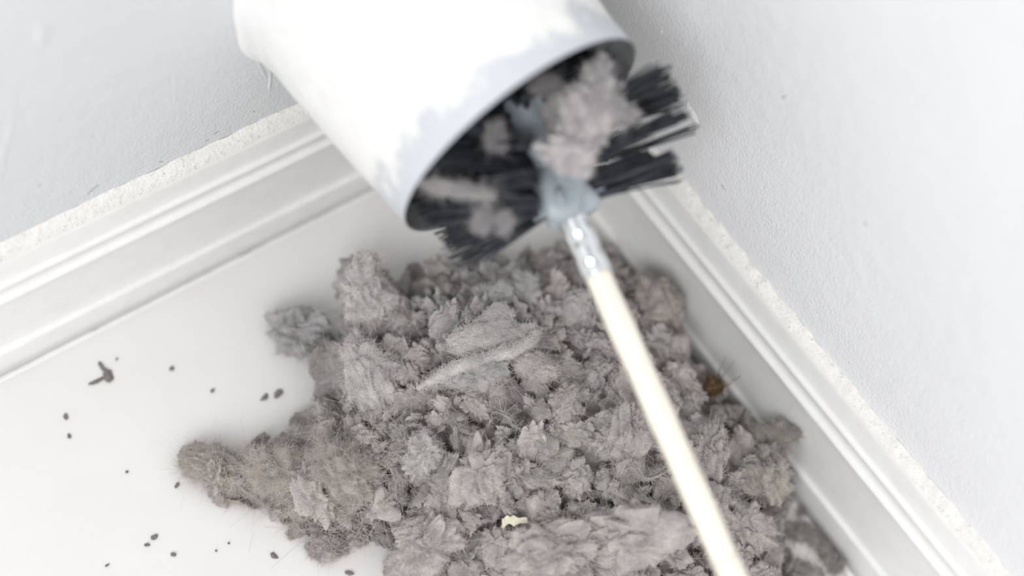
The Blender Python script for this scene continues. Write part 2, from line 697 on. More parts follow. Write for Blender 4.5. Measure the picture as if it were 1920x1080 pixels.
brush = thing('duct_brush', B_P0 + B_D * 30, 'black bristled duct brush on a pale wooden rod, pulled part way out of the duct', 'brush')


def lathe(prof, n, warp=None):
    V = []
    for (s, r) in prof:
        for j in range(n):
            ph = 360 * j / n
            rr = r if warp is None else warp(s, ph, r)
            V.append(bp(s, ph, rr))
    return V, ring_faces(len(prof), n, 0, True, True)


# hub: stem with spiral flanges and a lobed end collar
prof = [(-9.6, 0.05), (-9.5, 0.5)] + [(s, 0.62) for s in np.arange(-9.3, -2.4, 0.15)] + \
       [(-2.3, 0.70), (-2.0, 0.82), (-1.7, 0.92), (-1.3, 0.98), (-0.9, 1.02), (-0.5, 1.05), (-0.2, 1.0), (0.0, 0.80), (0.05, 0.5), (0.05, 0.05)]


def hub_warp(s, ph, r):
    if s < -2.4 and r > 0.55:
        return r * (1 + 0.45 * max(0, math.cos(math.radians(2 * ph + 70 * s))) ** 2)
    if s < 0.04 and r > 0.6:
        return r * (1 + 0.22 * math.cos(math.radians(3 * ph + 60 * s + 30)) + 0.12 * math.cos(math.radians(5 * ph - 90 * s)))
    return r


V, F = lathe(prof, 40, hub_warp)
obj('hub', V, F, M_HUB, brush)
# flared wings of the hub collar, between the last tufts
for ph, ln, w in ((-8, 1.75, 0.62), (172, 1.35, 0.55), (100, 0.9, 0.5)):
    V, F = [], []
    for i in range(8):
        t = i / 7
        for j in range(10):
            a = 2 * math.pi * j / 10
            ww = w * (1 - 0.45 * t) * math.cos(a)
            th = (0.34 - 0.20 * t) * math.sin(a)
            V.append(bp(-1.05 + ww + 0.25 * t, ph + math.degrees(th / (0.6 + ln * t)), 0.6 + ln * t * 0.62))
    obj('hub_wing', V, ring_faces(8, 10, 0, True, True), M_HUB, brush)


# ferrule, crimped
def fer_warp(s, ph, r):
    return r * (1 - 0.10 * max(0, math.sin(math.radians(2 * ph + 60)) * math.sin(s * 5.2)))


V, F = lathe([(-0.15, 0.3), (-0.15, 0.60)] + [(s, 0.62) for s in np.arange(-0.05, 2.4, 0.06)] + [(2.42, 0.60), (2.44, 0.50)], 40, fer_warp)
f_ = obj('ferrule', V, F, M_STEEL, brush)
f_['label'] = 'shiny crimped steel ferrule'
# rod in two lengths that meet at a fine joint
V, F = lathe([(2.30, 0.2), (2.38, 0.50), (2.46, 0.545)] + [(s, 0.545 + 0.012 * math.sin(s * 1.7)) for s in np.arange(2.6, 14.3, 0.4)] + [(14.36, 0.545), (14.40, 0.50)], 32)
f_ = obj('rod', V, F, M_WOOD, brush)
f_['label'] = 'pale wooden rod'
V, F = lathe([(14.40, 0.50), (14.44, 0.545)] + [(s, 0.545 + 0.012 * math.sin(s * 1.3)) for s in np.arange(14.8, 60, 0.8)] + [(60, 0.5)], 32)
obj('rod', V, F, M_WOOD, brush)


def keep_in_duct(p):
    """bristles inside the duct bend along its wall"""
    q = p - D_C
    ax = q @ D_AX
    rad = q - D_AX * ax
    r = np.linalg.norm(rad)
    if ax < 0.35 and r > 5.28:
        return D_C + D_AX * (ax + min(0.5, 0.25 * (r - 5.28))) + rad * (5.28 / r)
    return p


def bristles(name, strands, rads):
    V, F = [], []
    for pts, rad in zip(strands, rads):
        vv, ff = tube([keep_in_duct(p) for p in pts], [rad, rad, rad * 0.95, rad * 0.8], 4)
        off = len(V)
        V += list(vv)
        F += [tuple(x + off for x in f) for f in ff]
    o = obj(name, V, F, M_BRISTLE, brush)
    o['kind'] = 'stuff'
    return o


def tuft(s0, phi, L, tilt=0.0, width=0.75, nb=46, seed=0, wide_s=0.55, curl=0.0):
    """one bundle of bristles; tilt leans the tips back into the duct (degrees)"""
    rg = np.random.default_rng(seed + 900)
    ct, st = math.cos(math.radians(tilt)), math.sin(math.radians(tilt))
    strands, rads = [], []
    for k in range(nb):
        ds = rg.uniform(-wide_s, wide_s)
        dp = rg.normal() * 0.5
        ll = L * rg.uniform(0.90, 1.03)
        sp_s = ds * 0.35 + rg.normal() * 0.10 * width
        sp_p = dp * 8 * width + rg.normal() * 2.0
        bend = rg.normal() * 0.12 + curl
        pts = []
        for t in (0, 0.35, 0.7, 1.0):
            r = 0.45 + (ll - 0.45) * t * ct
            s = s0 + ds * 0.6 + sp_s * t - (ll - 0.45) * t * st - bend * t * t
            pts.append(bp(s, phi + dp * 6 * (1 - t) / max(0.6, r) + sp_p * t, r))
        strands.append(pts)
        rads.append(rg.uniform(0.036, 0.056))
    return bristles('bristle_tuft', strands, rads)


def cam_point(px, py, dist):
    """the point seen at a pixel, this far in front of the brush axis"""
    return CAM_C + ray(px, py) * ((B_P0 - CAM_C) @ CAM_R[2] - dist)


def paddle(a, b, wa, wb, nb, seed):
    """a matted bundle lying across the front of the brush from pixel a to pixel b"""
    rg = np.random.default_rng(seed)
    A, B = cam_point(*a), cam_point(*b)
    t = B - A
    sd = np.cross(t, CAM_R[2]); sd /= np.linalg.norm(sd)
    strands, rads = [], []
    for k in range(nb):
        u, v = rg.uniform(-1, 1), rg.normal() * 0.16
        t0, t1 = rg.uniform(0, 0.06), rg.uniform(0.86, 1.0)
        c = rg.normal() * 0.1
        strands.append([A + t * (t0 + (t1 - t0) * w) + sd * (u * (wa + (wb - wa) * w) + c * w * (1 - w) * 2) + CAM_R[2] * v for w in (0, 0.35, 0.7, 1.0)])
        rads.append(rg.uniform(0.036, 0.056))
    return bristles('bristle_tuft', strands, rads)


TUFTS = []
# right-hand tufts that stick out past the mouth: a wide block, a narrow finger, a fan
for s, ph, L, tl, w, n, ws in ((-4.05, -4, 5.4, 0, 0.4, 24, 0.24), (-3.75, 8, 5.9, -1, 0.6, 60, 0.42), (-3.25, -6, 6.0, -1, 0.5, 50, 0.32), (-3.6, 28, 4.6, 4, 0.6, 40, 0.4),
                               (-2.15, 4, 5.75, -1, 0.22, 34, 0.16), (-1.75, 20, 4.4, 2, 0.5, 30, 0.30), (-1.45, -4, 3.9, -3, 0.7, 40, 0.30),
                               (-1.0, 0, 4.7, -3, 0.5, 44, 0.26), (-0.75, -8, 4.9, -4, 0.4, 34, 0.22), (-1.9, -12, 6.5, -2, 0.1, 7, 0.10)):
    TUFTS.append((s, ph, L, tl, w, n, ws))
# left-hand tufts inside the lower lip of the mouth
for s, ph, L, tl in ((-1.1, 180, 4.7, 6), (-1.6, 172, 5.4, 12), (-2.2, 168, 5.7, 16), (-0.95, 192, 5.2, 2), (-2.2, 190, 5.7, 10), (-2.6, 158, 5.4, 20),
                     (-3.0, 172, 5.6, 18), (-3.6, 160, 5.3, 14), (-4.2, 178, 5.4, 10), (-4.6, 150, 5.2, 10), (-1.6, 202, 5.5, 4), (-5.2, 165, 5.3, 6)):
    TUFTS.append((s, ph, L, tl, 0.75, 46, 0.5))
# tufts deeper in the duct and on the far side
for i, s in enumerate(np.arange(-8.6, -1.0, 0.95)):
    for k in range(4 if s > -4 else 5):
        TUFTS.append((float(s), 205 + k * 27 + i * 17 % 26, 5.2, 6, 0.75, 40, 0.5))
for i, s in enumerate((-8.4, -7.5, -6.6, -5.7)):
    for k in range(4):
        TUFTS.append((s, 66 + k * 34 + i * 11, 5.2, 10, 0.75, 46, 0.5))
for ph, s, L, tl in ((132, -3.4, 4.2, 25), (80, -5.0, 4.4, 20), (104, -5.2, 4.6, 25)):
    TUFTS.append((s, ph, L, tl, 0.75, 46, 0.5))
for i, (s, ph, L, tl, w, n, ws) in enumerate(TUFTS):
    tuft(s, ph, L, tl, w, n, i, ws)
paddle((1012, 330, 1.5), (812, 372, 1.2), 0.30, 0.42, 70, 601)
paddle((1012, 388, 1.5), (795, 398, 0.9), 0.42, 0.55, 90, 602)
paddle((1000, 268, 1.6), (915, 250, 1.0), 0.30, 0.35, 50, 603)
paddle((985, 170, 1.0), (1060, 118, 0.6), 0.45, 0.35, 50, 604)
# a few stray bristles below the right-hand and left-hand tufts
for i, (ph, L, tl, cu) in enumerate(((-6, 4.6, -8, -0.2), (-2, 4.2, -12, 0.7), (2, 4.4, -14, 0.9))):
    tuft(-0.6, ph, L, tl, 0.2, 3, 300 + i, 0.15, cu)
for i, (ph, L, tl) in enumerate(((182, 4.2, -10), (186, 5.0, -6))):
    tuft(-0.7, ph, L, tl, 0.25, 7, 320 + i, 0.2)

# ------------------------------------------------------------------ lint
GREY = np.array([0.482, 0.450, 0.430])
BLUE = np.array([0.466, 0.450, 0.450])
WARM = np.array([0.472, 0.432, 0.396])
OLIVE = np.array([0.455, 0.427, 0.388])
PINK = np.array([0.50, 0.457, 0.44])
PALE = np.array([0.585, 0.56, 0.543])


def clump_shape(seed, level=5, flat=0.62, lump=0.34, bend=0.0, long=1.0, fold=0.0):
    V, F = ico(level)
    so = np.array([seed * 3.17, seed * 1.71, seed * 2.39])
    q = V * 1.0 + 0.45 * noise3(V * 1.2 + so, seed)
    sab = lambda t, e: np.sqrt(t * t + e * e)
    b1 = sab(noise(q * 1.7 + so, seed + 1), 0.05)
    b2 = sab(noise(q * 3.4 + so, seed + 2), 0.09)
    b3 = noise(q * 6.5 + so, seed + 3)
    r = 0.66 + 0.38 * noise(V * 1.1 + so, seed + 4) + lump * 2.3 * b1 + lump * 0.95 * b2 + lump * 0.18 * b3
    r += 0.028 * noise(q * 13 + so, seed + 5) + 0.022 * noise(q * 27 + so, seed + 6)
    r = np.maximum(r, 0.25)
    P = V * r[:, None]
    P[:, 2] *= flat
    P[:, 0] *= long
    if bend or fold:
        w = noise3(np.stack([P[:, 0] * 1.1, P[:, 1] * 1.1, P[:, 0] * 0], 1) + so, seed + 8)
        P[:, 2] += bend * (P[:, 0] ** 2 - 0.3) + fold * w[:, 0] + 0.5 * bend * P[:, 1] ** 2
        P[:, 1] += 0.25 * w[:, 1]
    P /= np.percentile(np.linalg.norm(P, axis=1), 90)
    return P, F


def fuzz_strands(P, F, n, lmin, lmax, rad, seed, lay=0.75):
    """short curved fibres rooted all over a surface"""
    rg = np.random.default_rng(seed + 50)
    a, b, c = P[F[:, 0]], P[F[:, 1]], P[F[:, 2]]
    cr = np.cross(b - a, c - a)
    ar = np.linalg.norm(cr, axis=1)
    idx = rg.choice(len(F), n, p=ar / ar.sum())
    u, v = rg.random(n), rg.random(n)
    k = u + v > 1
    u[k], v[k] = 1 - u[k], 1 - v[k]
    root = a[idx] + (b - a)[idx] * u[:, None] + (c - a)[idx] * v[:, None]
    nr = cr[idx] / (ar[idx][:, None] + 1e-9)
    d = nr + rg.normal(size=(n, 3)) * lay
    d /= np.linalg.norm(d, axis=1)[:, None]
    L = rg.uniform(lmin, lmax, n) * rg.choice([1, 1, 1, 1.8], n)
    cv = rg.normal(size=(n, 3)) * 0.75
    ts = np.array([0, 0.33, 0.66, 1.0])
    pts = root[:, None, :] - 0.02 * nr[:, None, :] + L[:, None, None] * (ts[None, :, None] * d[:, None, :] + (ts ** 2)[None, :, None] * cv[:, None, :])
    return pts, np.array([1, 1, 0.8, 0.4])[None, :] * rad


VARIANTS = []


def make_variant(seed, **kw):
    P, F = clump_shape(seed, **kw)
    me = mesh_data('lint_clump', P, F, M_LINT)
    pts, rad = fuzz_strands(P, F, 2800, 0.03, 0.11, 0.0060, seed, 1.1)
    cu = curves('fuzz', pts, rad, M_FUZZ)
    return me, cu


for k in range(8):
    VARIANTS.append(make_variant(k, flat=0.7, lump=0.34))
for k in range(8, 14):
    VARIANTS.append(make_variant(k, flat=0.17, lump=0.22, bend=0.45 * (-1) ** k, fold=0.6))
for k in range(14, 18):
    VARIANTS.append(make_variant(k, flat=0.42, lump=0.30, long=1.9, bend=0.12, fold=0.3))
LUMPS, FLAKES, LONGS = range(0, 8), range(8, 14), range(14, 18)


def put_clump(idx, pos, size, rot, color, parent=None, name='lint_clump', fuzz=True):
    me, cu = VARIANTS[idx]
    o = bpy.data.objects.new(name, me)
    org = np.zeros(3) if parent is None else np.array(parent['_org'])
    o.location = Vector(np.asarray(pos, float) - org) * S
    o.rotation_mode = 'QUATERNION'
    o.rotation_quaternion = rot
    o.scale = (size,) * 3 if isinstance(size, (int, float)) else tuple(size)
    o.color = (*[float(x) for x in color], 1)
    link(o, parent)
    if fuzz:
        f = bpy.data.objects.new('fuzz', cu)
        f.color = (*[float(x) * 1.12 for x in color], 1)
        f['kind'] = 'stuff'
        link(f, o)
    return o


def rand_quat(rg, up=False, tilt=40):
    if up:
        return Matrix.Rotation(math.radians(rg.uniform(-tilt, tilt)), 3, 'X').to_quaternion() @ \
            Matrix.Rotation(math.radians(rg.uniform(-tilt, tilt)), 3, 'Y').to_quaternion() @ \
            Matrix.Rotation(rg.uniform(0, 2 * math.pi), 3, 'Z').to_quaternion()
    q = Vector(rg.normal(size=4)).normalized()
    from mathutils import Quaternion
    return Quaternion(tuple(q)).normalized()


# outline of the heap as seen in the photograph, with the height of the lint there
OUT = [(352, 880, .0), (362, 858, .3), (400, 850, .5), (450, 858, .6), (482, 828, .5), (530, 830, .6), (572, 796, .6), (604, 752, 1.0), (592, 700, 1.0),
       (640, 610, 1.8), (640, 520, 2.6), (672, 500, 2.8), (720, 520, 2.6), (768, 530, 2.0), (812, 480, 2.6), (880, 500, 2.8), (960, 486, 2.6),
       (1040, 456, 2.2), (1130, 470, 2.4), (1200, 520, 2.8), (1250, 540, 2.8), (1270, 610, 2.8), (1312, 680, 2.8), (1340, 740, 2.8), (1400, 800, 2.8),
       (1462, 830, 2.4), (1480, 880, 1.8), (1486, 930, 1.2), (1466, 970, .8), (1480, 1040, .4), (1500, 1130, .3), (1400, 1230, .2), (1100, 1260, .1), (860, 1230, .0),
       (760, 1130, .0), (740, 1050, .0), (715, 1020, .0), (650, 1012, .0), (600, 1010, .0), (560, 985, .0), (490, 945, .0), (410, 925, .0)]
OUTP = np.array([(a, b) for a, b, _ in OUT], float)
OUTH = np.array([h for _, _, h in OUT])


def inside(x, y):
    c = False
    n = len(OUTP)
    j = n - 1
    for i in range(n):
        xi, yi = OUTP[i]
        xj, yj = OUTP[j]
        if (yi > y) != (yj > y) and x < (xj - xi) * (y - yi) / (yj - yi) + xi:
            c = not c
        j = i
    return c


_seg = []
for i in range(len(OUTP)):
    a, b = OUTP[i], OUTP[(i + 1) % len(OUTP)]
    for t in np.linspace(0, 1, 8, endpoint=False):
        _seg.append((*(a + (b - a) * t), OUTH[i] + (OUTH[(i + 1) % len(OUTP)] - OUTH[i]) * t))
_seg = np.array(_seg)


def heap_height(x, y):
    d2 = (_seg[:, 0] - x) ** 2 + (_seg[:, 1] - y) ** 2
    w = 1 / (d2 + 400.0) ** 1.5
    base = (w * _seg[:, 2]).sum() / w.sum()
    d = math.sqrt(d2.min())
    return base + 3.6 * (1 - math.exp(-d / 95.0)), d


def heap_point(x, y, lift=0.0):
    h, d = heap_height(x, y)
    p = at(x, y, h + lift)
    return p


heap_org = at(960, 760, 0)
heap = thing('lint_pile', heap_org, 'large grey heap of matted dryer lint in the corner under the duct', 'lint pile')
heap.color = (*GREY, 1)


def build_bed():
    """the packed lint under the clumps: a closed shell down to the floor"""
    step = 9
    xs = np.arange(330, 1530, step)
    ys = np.arange(430, 1290, step)
    ids = {}
    V, PX = [], []
    for y in ys:
        for x in xs:
            if inside(x, y):
                h, d = heap_height(x, y)
                h = max(0.05, h - 1.25)
                h *= min(1.0, 0.35 + d / 60.0)
                p = at(x, y, max(h, 0.04))
                p[0] = max(p[0], 1.5)
                p[1] = max(p[1], 1.6)
                ids[(x, y)] = len(V)
                V.append(p)
    V = np.array(V)
    q = V * 0.9
    dz = 0.55 * np.abs(noise(q, 61)) + 0.35 * np.abs(noise(q * 2.3, 62)) + 0.16 * noise(q * 5, 63) + 0.08 * noise(q * 10, 64)
    edge = np.minimum(1, V[:, 2] / 0.8)
    V[:, 2] += dz * edge
    F = []
    for y in ys:
        for x in xs:
            k = [(x, y), (x, y + step), (x + step, y + step), (x + step, y)]
            if all(t in ids for t in k):
                F.append(tuple(ids[t] for t in k))
    # skirt to the floor
    cnt = {}
    for f in F:
        for a, b in zip(f, f[1:] + f[:1]):
            cnt[(a, b)] = cnt.get((a, b), 0) + 1
    low = {}
    V = list(V)
    for (a, b) in list(cnt):
        if (b, a) not in cnt:
            for t in (a, b):
                if t not in low:
                    low[t] = len(V)
                    p = V[t].copy()
                    p[2] = 0.01
                    V.append(p)
            F.append((b, a, low[a], low[b]))
    o = obj('lint_bed', V, F, M_LINT, heap)
    o.color = (*(GREY * 0.9), 1)
    return o


bed = build_bed()


def region_color(x, y, rg):
    t_blue = max(0, min(1, (760 - y) / 200)) * max(0, min(1, 1 - abs(x - 860) / 420))
    t_warm = max(0, min(1, (620 - x) / 180)) * max(0, min(1, (y - 700) / 120))
    c = GREY * (1 - t_blue) + BLUE * t_blue
    c = c * (1 - t_warm) + WARM * t_warm
    r = rg.random()
    if r < 0.12:
        c = c * 0.4 + PINK * 0.6
    elif r < 0.22:
        c = c * 0.5 + OLIVE * 0.5
    elif r < 0.32:
        c = c * 0.5 + PALE * 0.5
    return c * rg.uniform(0.84, 1.12)


def scatter():
    rg = np.random.default_rng(5)
    pts = []
    tries = 0
    while tries < 40000 and len(pts) < 298:
        tries += 1
        x, y = rg.uniform(335, 1520), rg.uniform(440, 1245)
        if not inside(x, y):
            continue
        h, d = heap_height(x, y)
        s = rg.choice([0.62, 0.85, 1.1, 1.45], p=[0.30, 0.34, 0.24, 0.12])
        if d < 16:
            s = min(s, 0.7)
        r = s * 24
        if any((x - a) ** 2 + (y - b) ** 2 < (0.82 * (r + c)) ** 2 for a, b, c in pts):
            continue
        pts.append((x, y, r))
        u = rg.random()
        if u < 0.40:
            idx, q = int(rg.choice(LUMPS)), rand_quat(rg)
        elif u < 0.78:
            idx, q = int(rg.choice(FLAKES)), rand_quat(rg, True, 50)
        else:
            idx, q = int(rg.choice(LONGS)), rand_quat(rg, True, 45)
        p = heap_point(x, y, -0.35 * s + rg.uniform(-0.5, 0.45))
        p[2] = max(p[2], 0.32 * s)
        p[0] = max(p[0], 1.45 + s * 0.75)
        p[1] = max(p[1], 1.45 + s * 0.75)
        put_clump(idx, p, float(s), q, region_color(x, y, rg), heap)
    print('clumps', len(pts))


scatter()


# ------------------------------------------------------------------ lint clumps that stand out
def hero(px, py, lift, half_u, half_v, depth, ang, seed, color, label, flat=1.0, lump=0.3, bend=0.0, fold=0.0, fuzz=3500, flen=(0.04, 0.16), z=None,
         name='lint_clump', group=None, level=6, frad=0.0065, shift=0.0):
    """half_u, half_v: half extents (units) across and along the image direction ang; depth: half thickness towards the viewer"""
    P, F = clump_shape(seed, level=level, flat=1.0, lump=lump)
    P = P * np.array([half_u, half_v, depth * 1.45])
    if bend or fold:
        so = seed * 1.3
        w = noise(np.stack([P[:, 0] * 0.8 + so, P[:, 1] * 0.8, P[:, 0] * 0], 1), seed)
        P[:, 2] += bend * P[:, 0] ** 2 + fold * w
    a = math.radians(ang)
    iu = CAM_R[0] * math.cos(a) + CAM_R[1] * math.sin(a)
    iv = -CAM_R[0] * math.sin(a) + CAM_R[1] * math.cos(a)
    iw = -CAM_R[2]
    base = heap_point(px, py, lift) if z is None else at(px, py, z)
    W = P[:, :1] * iu + P[:, 1:2] * iv + P[:, 2:3] * iw
    zc = base[2] + W[:, 2]
    if zc.min() < 0.02:
        low = base[2] + W[:, 2]
        W[:, 2] = np.where(low < 0.02, 0.02 - base[2] + 0.15 * (low - low.min()) / max(1e-3, 0.02 - low.min()), W[:, 2])
    W[:, 0] = np.maximum(W[:, 0], np.where(base[2] + W[:, 2] > 2.2, 1.05, 1.42) - base[0])
    W[:, 1] = np.maximum(W[:, 1], 1.42 - base[1])
    o = obj(name, W + base, F, M_LINT, None, base)
    o.color = (*[float(x) for x in color], 1)
    tag(o, label, 'lint', group)
    if fuzz:
        pts, rad = fuzz_strands(W, F, int(fuzz * 1.5), flen[0], flen[1], frad, seed, 1.0)
        f = bpy.data.objects.new('fuzz', curves('fuzz', pts, rad, M_FUZZ))
        f.color = (*[float(x) * 1.12 for x in color], 1)
        f['kind'] = 'stuff'
        link(f, o)
    return o


HEAPED = 'lint clumps standing out of the pile'
hero(690, 560, 0.3, 1.25, 2.2, 0.9, -8, 101, PALE * 0.98, 'tall pale fluffy lint slab at the upper left of the pile', lump=0.2, fuzz=9000, flen=(0.05, 0.2), group=HEAPED)
hero(690, 705, 0.4, 1.35, 1.9, 0.9, -18, 102, PALE * 0.97, 'pale fluffy lint slab below the tall one, at the left of the pile', lump=0.22, fuzz=9000, flen=(0.05, 0.2), group=HEAPED)
hero(562, 625, 0, 1.7, 1.25, 1.0, 8, 103, BLUE * 0.98, 'blurred dark grey lint clump jutting out at the far left of the pile', lump=0.3, z=1.1, fuzz=5000, flen=(0.06, 0.22), group=HEAPED)
hero(430, 888, 0, 2.6, 1.05, 0.7, 22, 104, OLIVE, 'hairy brownish lint tail pointing left, farthest from the walls', lump=0.25, z=0.55, fuzz=14000, flen=(0.08, 0.34), group=HEAPED, frad=0.0042)
hero(1448, 816, 0, 1.45, 0.55, 0.45, -6, 105, OLIVE * 0.90, 'pointed lint tuft resting against the right baseboard', lump=0.24, z=3.3, group=HEAPED, fuzz=6000, flen=(0.06, 0.24))
hero(1432, 890, 0.3, 1.5, 1.55, 1.0, 20, 106, OLIVE * 0.98, 'olive-tinged round lint clump by the right baseboard, below the pointed tuft', lump=0.32, group=HEAPED, fuzz=5000)
hero(1195, 1000, 0.5, 2.5, 1.7, 1.1, 6, 107, GREY * 1.06, 'big smooth lint lump at the bottom, left of the rod', lump=0.24, group=HEAPED, fuzz=6000)
hero(1392, 985, 0.3, 1.5, 1.2, 0.9, 30, 108, GREY, 'lint lump at the bottom, just right of the rod', lump=0.26, group=HEAPED, fuzz=5000)
hero(800, 1022, 0.3, 1.9, 1.7, 1.0, -30, 109, GREY * 1.02, 'combed-looking lint wad at the lower left edge of the pile', lump=0.24, group=HEAPED, fuzz=7000, flen=(0.05, 0.18))
hero(1030, 1030, 0.4, 2.3, 1.3, 1.0, -8, 110, GREY * 1.03, 'wide lint wad at the bottom middle of the pile', lump=0.25, group=HEAPED, fuzz=6000, flen=(0.06, 0.26))
hero(1178, 835, 0.35, 1.0, 1.9, 0.8, 6, 111, GREY * 0.98, 'upright column of matted lint left of the middle of the rod', lump=0.28, group=HEAPED, fuzz=5000)
hero(925, 552, 0.45, 1.05, 0.78, 0.45, 0, 112, BLUE * 1.04, 'small oval lint pad above the hat-shaped flap', lump=0.18, group=HEAPED, level=5)
hero(985, 545, 0.35, 0.75, 1.05, 0.4, -35, 113, BLUE * 0.98, 'folded lint flake right of the small oval pad', lump=0.2, group=HEAPED, level=5, bend=0.3)
hero(1228, 560, 0.2, 1.3, 1.5, 1.0, 10, 114, WARM * 0.95, 'round hairy lint clump right of the ferrule, against the baseboard', lump=0.26, group=HEAPED, fuzz=6000, flen=(0.05, 0.18))
hero(612, 1025, 0, 0.85, 0.6, 0.5, 10, 115, PINK * 0.9, 'small reddish lint tuft sticking out at the lower left', lump=0.3, z=0.35, group=HEAPED, level=5, fuzz=3000, flen=(0.05,0.2))
hero(893, 705, 0.35, 1.6, 0.75, 0.5, -10, 116, BLUE * 1.0, 'flat lint flake tucked under the hat-shaped flap', lump=0.2, group=HEAPED, level=5)
hero(1005, 690, 0.4, 1.1, 0.62, 0.4, 22, 117, GREY * 1.1, 'small lint flap right of the hat-shaped flap', lump=0.2, group=HEAPED, level=5)
hero(905, 890, 0.4, 1.3, 1.7, 0.8, 12, 118, GREY * 1.06, 'lumpy lint clump in the lower middle of the pile', lump=0.3, group=HEAPED, fuzz=5000)
hero(793, 852, 0.5, 0.85, 1.1, 0.55, 25, 119, PALE * 0.92, 'pale mitten-shaped lint flake in the lower left of the pile', lump=0.26, group=HEAPED, level=5)
hero(1330, 850, 0.3, 0.85, 1.5, 0.7, 12, 120, GREY * 0.95, 'narrow lint fold standing right of the rod', lump=0.28, group=HEAPED, fuzz=4000)
hero(640, 880, 0.2, 1.7, 1.3, 0.9, 15, 121, WARM * 1.0, 'hairy brown-grey lint wad where the tail joins the pile', lump=0.3, group=HEAPED, fuzz=12000, flen=(0.08, 0.34), frad=0.0042)
hero(520, 880, 0.2, 1.7, 1.0, 0.8, 20, 122, WARM * 1.04, 'hairy pinkish lint wad in the middle of the tail', lump=0.28, group=HEAPED, fuzz=12000, flen=(0.08, 0.34), frad=0.0042)


# the hat-shaped flap in the middle
def hat():
    base = heap_point(915, 650, 0.35)
    root = thing('lint_flap', base, 'hat-shaped folded felt of lint with a rolled brim in the middle of the pile', 'lint')
    P, F = clump_shape(131, level=6, lump=0.10)
    px = P * np.array([1.0, 1.0, 1.0])
    u, v, w = px[:, 0], px[:, 1], px[:, 2]
    X = 925 + 82 * u + 10 * v
    Y = 632 + 50 * v - 18 * u
    iw = -CAM_R[2]
    h0 = base[2]
    W = np.array([CAM_C + ray(a, b) * ((h0 - CAM_C[2]) / ray(a, b)[2]) for a, b in zip(X, Y)]) + (0.55 * w + 0.35)[:, None] * iw
    o = obj('crown', W, F, M_LINT, root)
    col = PALE * 0.93
    o.color = (*col, 1)
    pts, rad = fuzz_strands(W - base, F, 4500, 0.04, 0.15, 0.009, 5)
    f = bpy.data.objects.new('fuzz', curves('fuzz', pts, rad, M_FUZZ)); f.color = (*(col * 1.1), 1); f['kind'] = 'stuff'; link(f, o)
    path_px = [(783, 728), (805, 716), (828, 702), (852, 690), (880, 680), (910, 672), (940, 665), (970, 655), (995, 640), (1005, 620)]
    rr = [0.10, 0.17, 0.24, 0.29, 0.32, 0.34, 0.37, 0.38, 0.33, 0.18]
    tt = np.linspace(0, 1, len(path_px))
    ti = np.linspace(0, 1, 60)
    X = np.interp(ti, tt, [a for a, _ in path_px]); Y = np.interp(ti, tt, [b for _, b in path_px])
    path = np.array([at(a, b, h0 + 0.2) for a, b in zip(X, Y)]) + iw * 0.35
    V, F2 = tube(path, np.interp(ti, tt, rr), 20)
    V = V + 0.07 * noise3(V * 2.2, 8) + 0.03 * noise3(V * 6, 9)
    b = obj('rolled_brim', V, F2, M_LINT, root)
    col = PALE * 1.0
    b.color = (*col, 1)
    tri = np.array([(q[0], q[1], q[2]) for q in F2 if len(q) == 4] + [(q[0], q[2], q[3]) for q in F2 if len(q) == 4])
    pts, rad = fuzz_strands(V - base, tri, 2500, 0.04, 0.14, 0.009, 6)
    f = bpy.data.objects.new('fuzz', curves('fuzz', pts, rad, M_FUZZ)); f.color = (*(col * 1.1), 1); f['kind'] = 'stuff'; link(f, b)


hat()


# loose hairs over the heap, and a dusting of crumbs
def stray_hairs():
    rg = np.random.default_rng(77)
    out = []
    while len(out) < 1300:
        x, y = rg.uniform(335, 1520), rg.uniform(440, 1220)
        if rg.random() < 0.5:
            x, y = rg.uniform(335, 760), rg.uniform(780, 1010)
        if not inside(x, y):
            continue
        p = heap_point(x, y, rg.uniform(0.1, 0.7))
        d = rg.normal(size=3); d[2] *= 0.4
        d /= np.linalg.norm(d)
        L = rg.uniform(0.5, 2.0) if rg.random() < 0.8 else rg.uniform(2, 4)
        c1, c2 = rg.normal(size=3) * 0.45, rg.normal(size=3) * 0.3
        ts = np.linspace(-0.5, 0.5, 8)
        q = p + L * (ts[:, None] * d + (ts ** 2)[:, None] * c1 + (ts ** 3)[:, None] * c2 * 2)
        q[:, 2] = np.maximum(q[:, 2], 0.03)
        out.append(q - heap_org)
    P = np.array(out)
    f = bpy.data.objects.new('loose_hair', curves('loose_hair', P, np.full((len(P), 8), 0.0045), M_FUZZ))
    f.color = (0.60, 0.55, 0.50, 1)
    f['kind'] = 'stuff'
    link(f, heap)


stray_hairs()


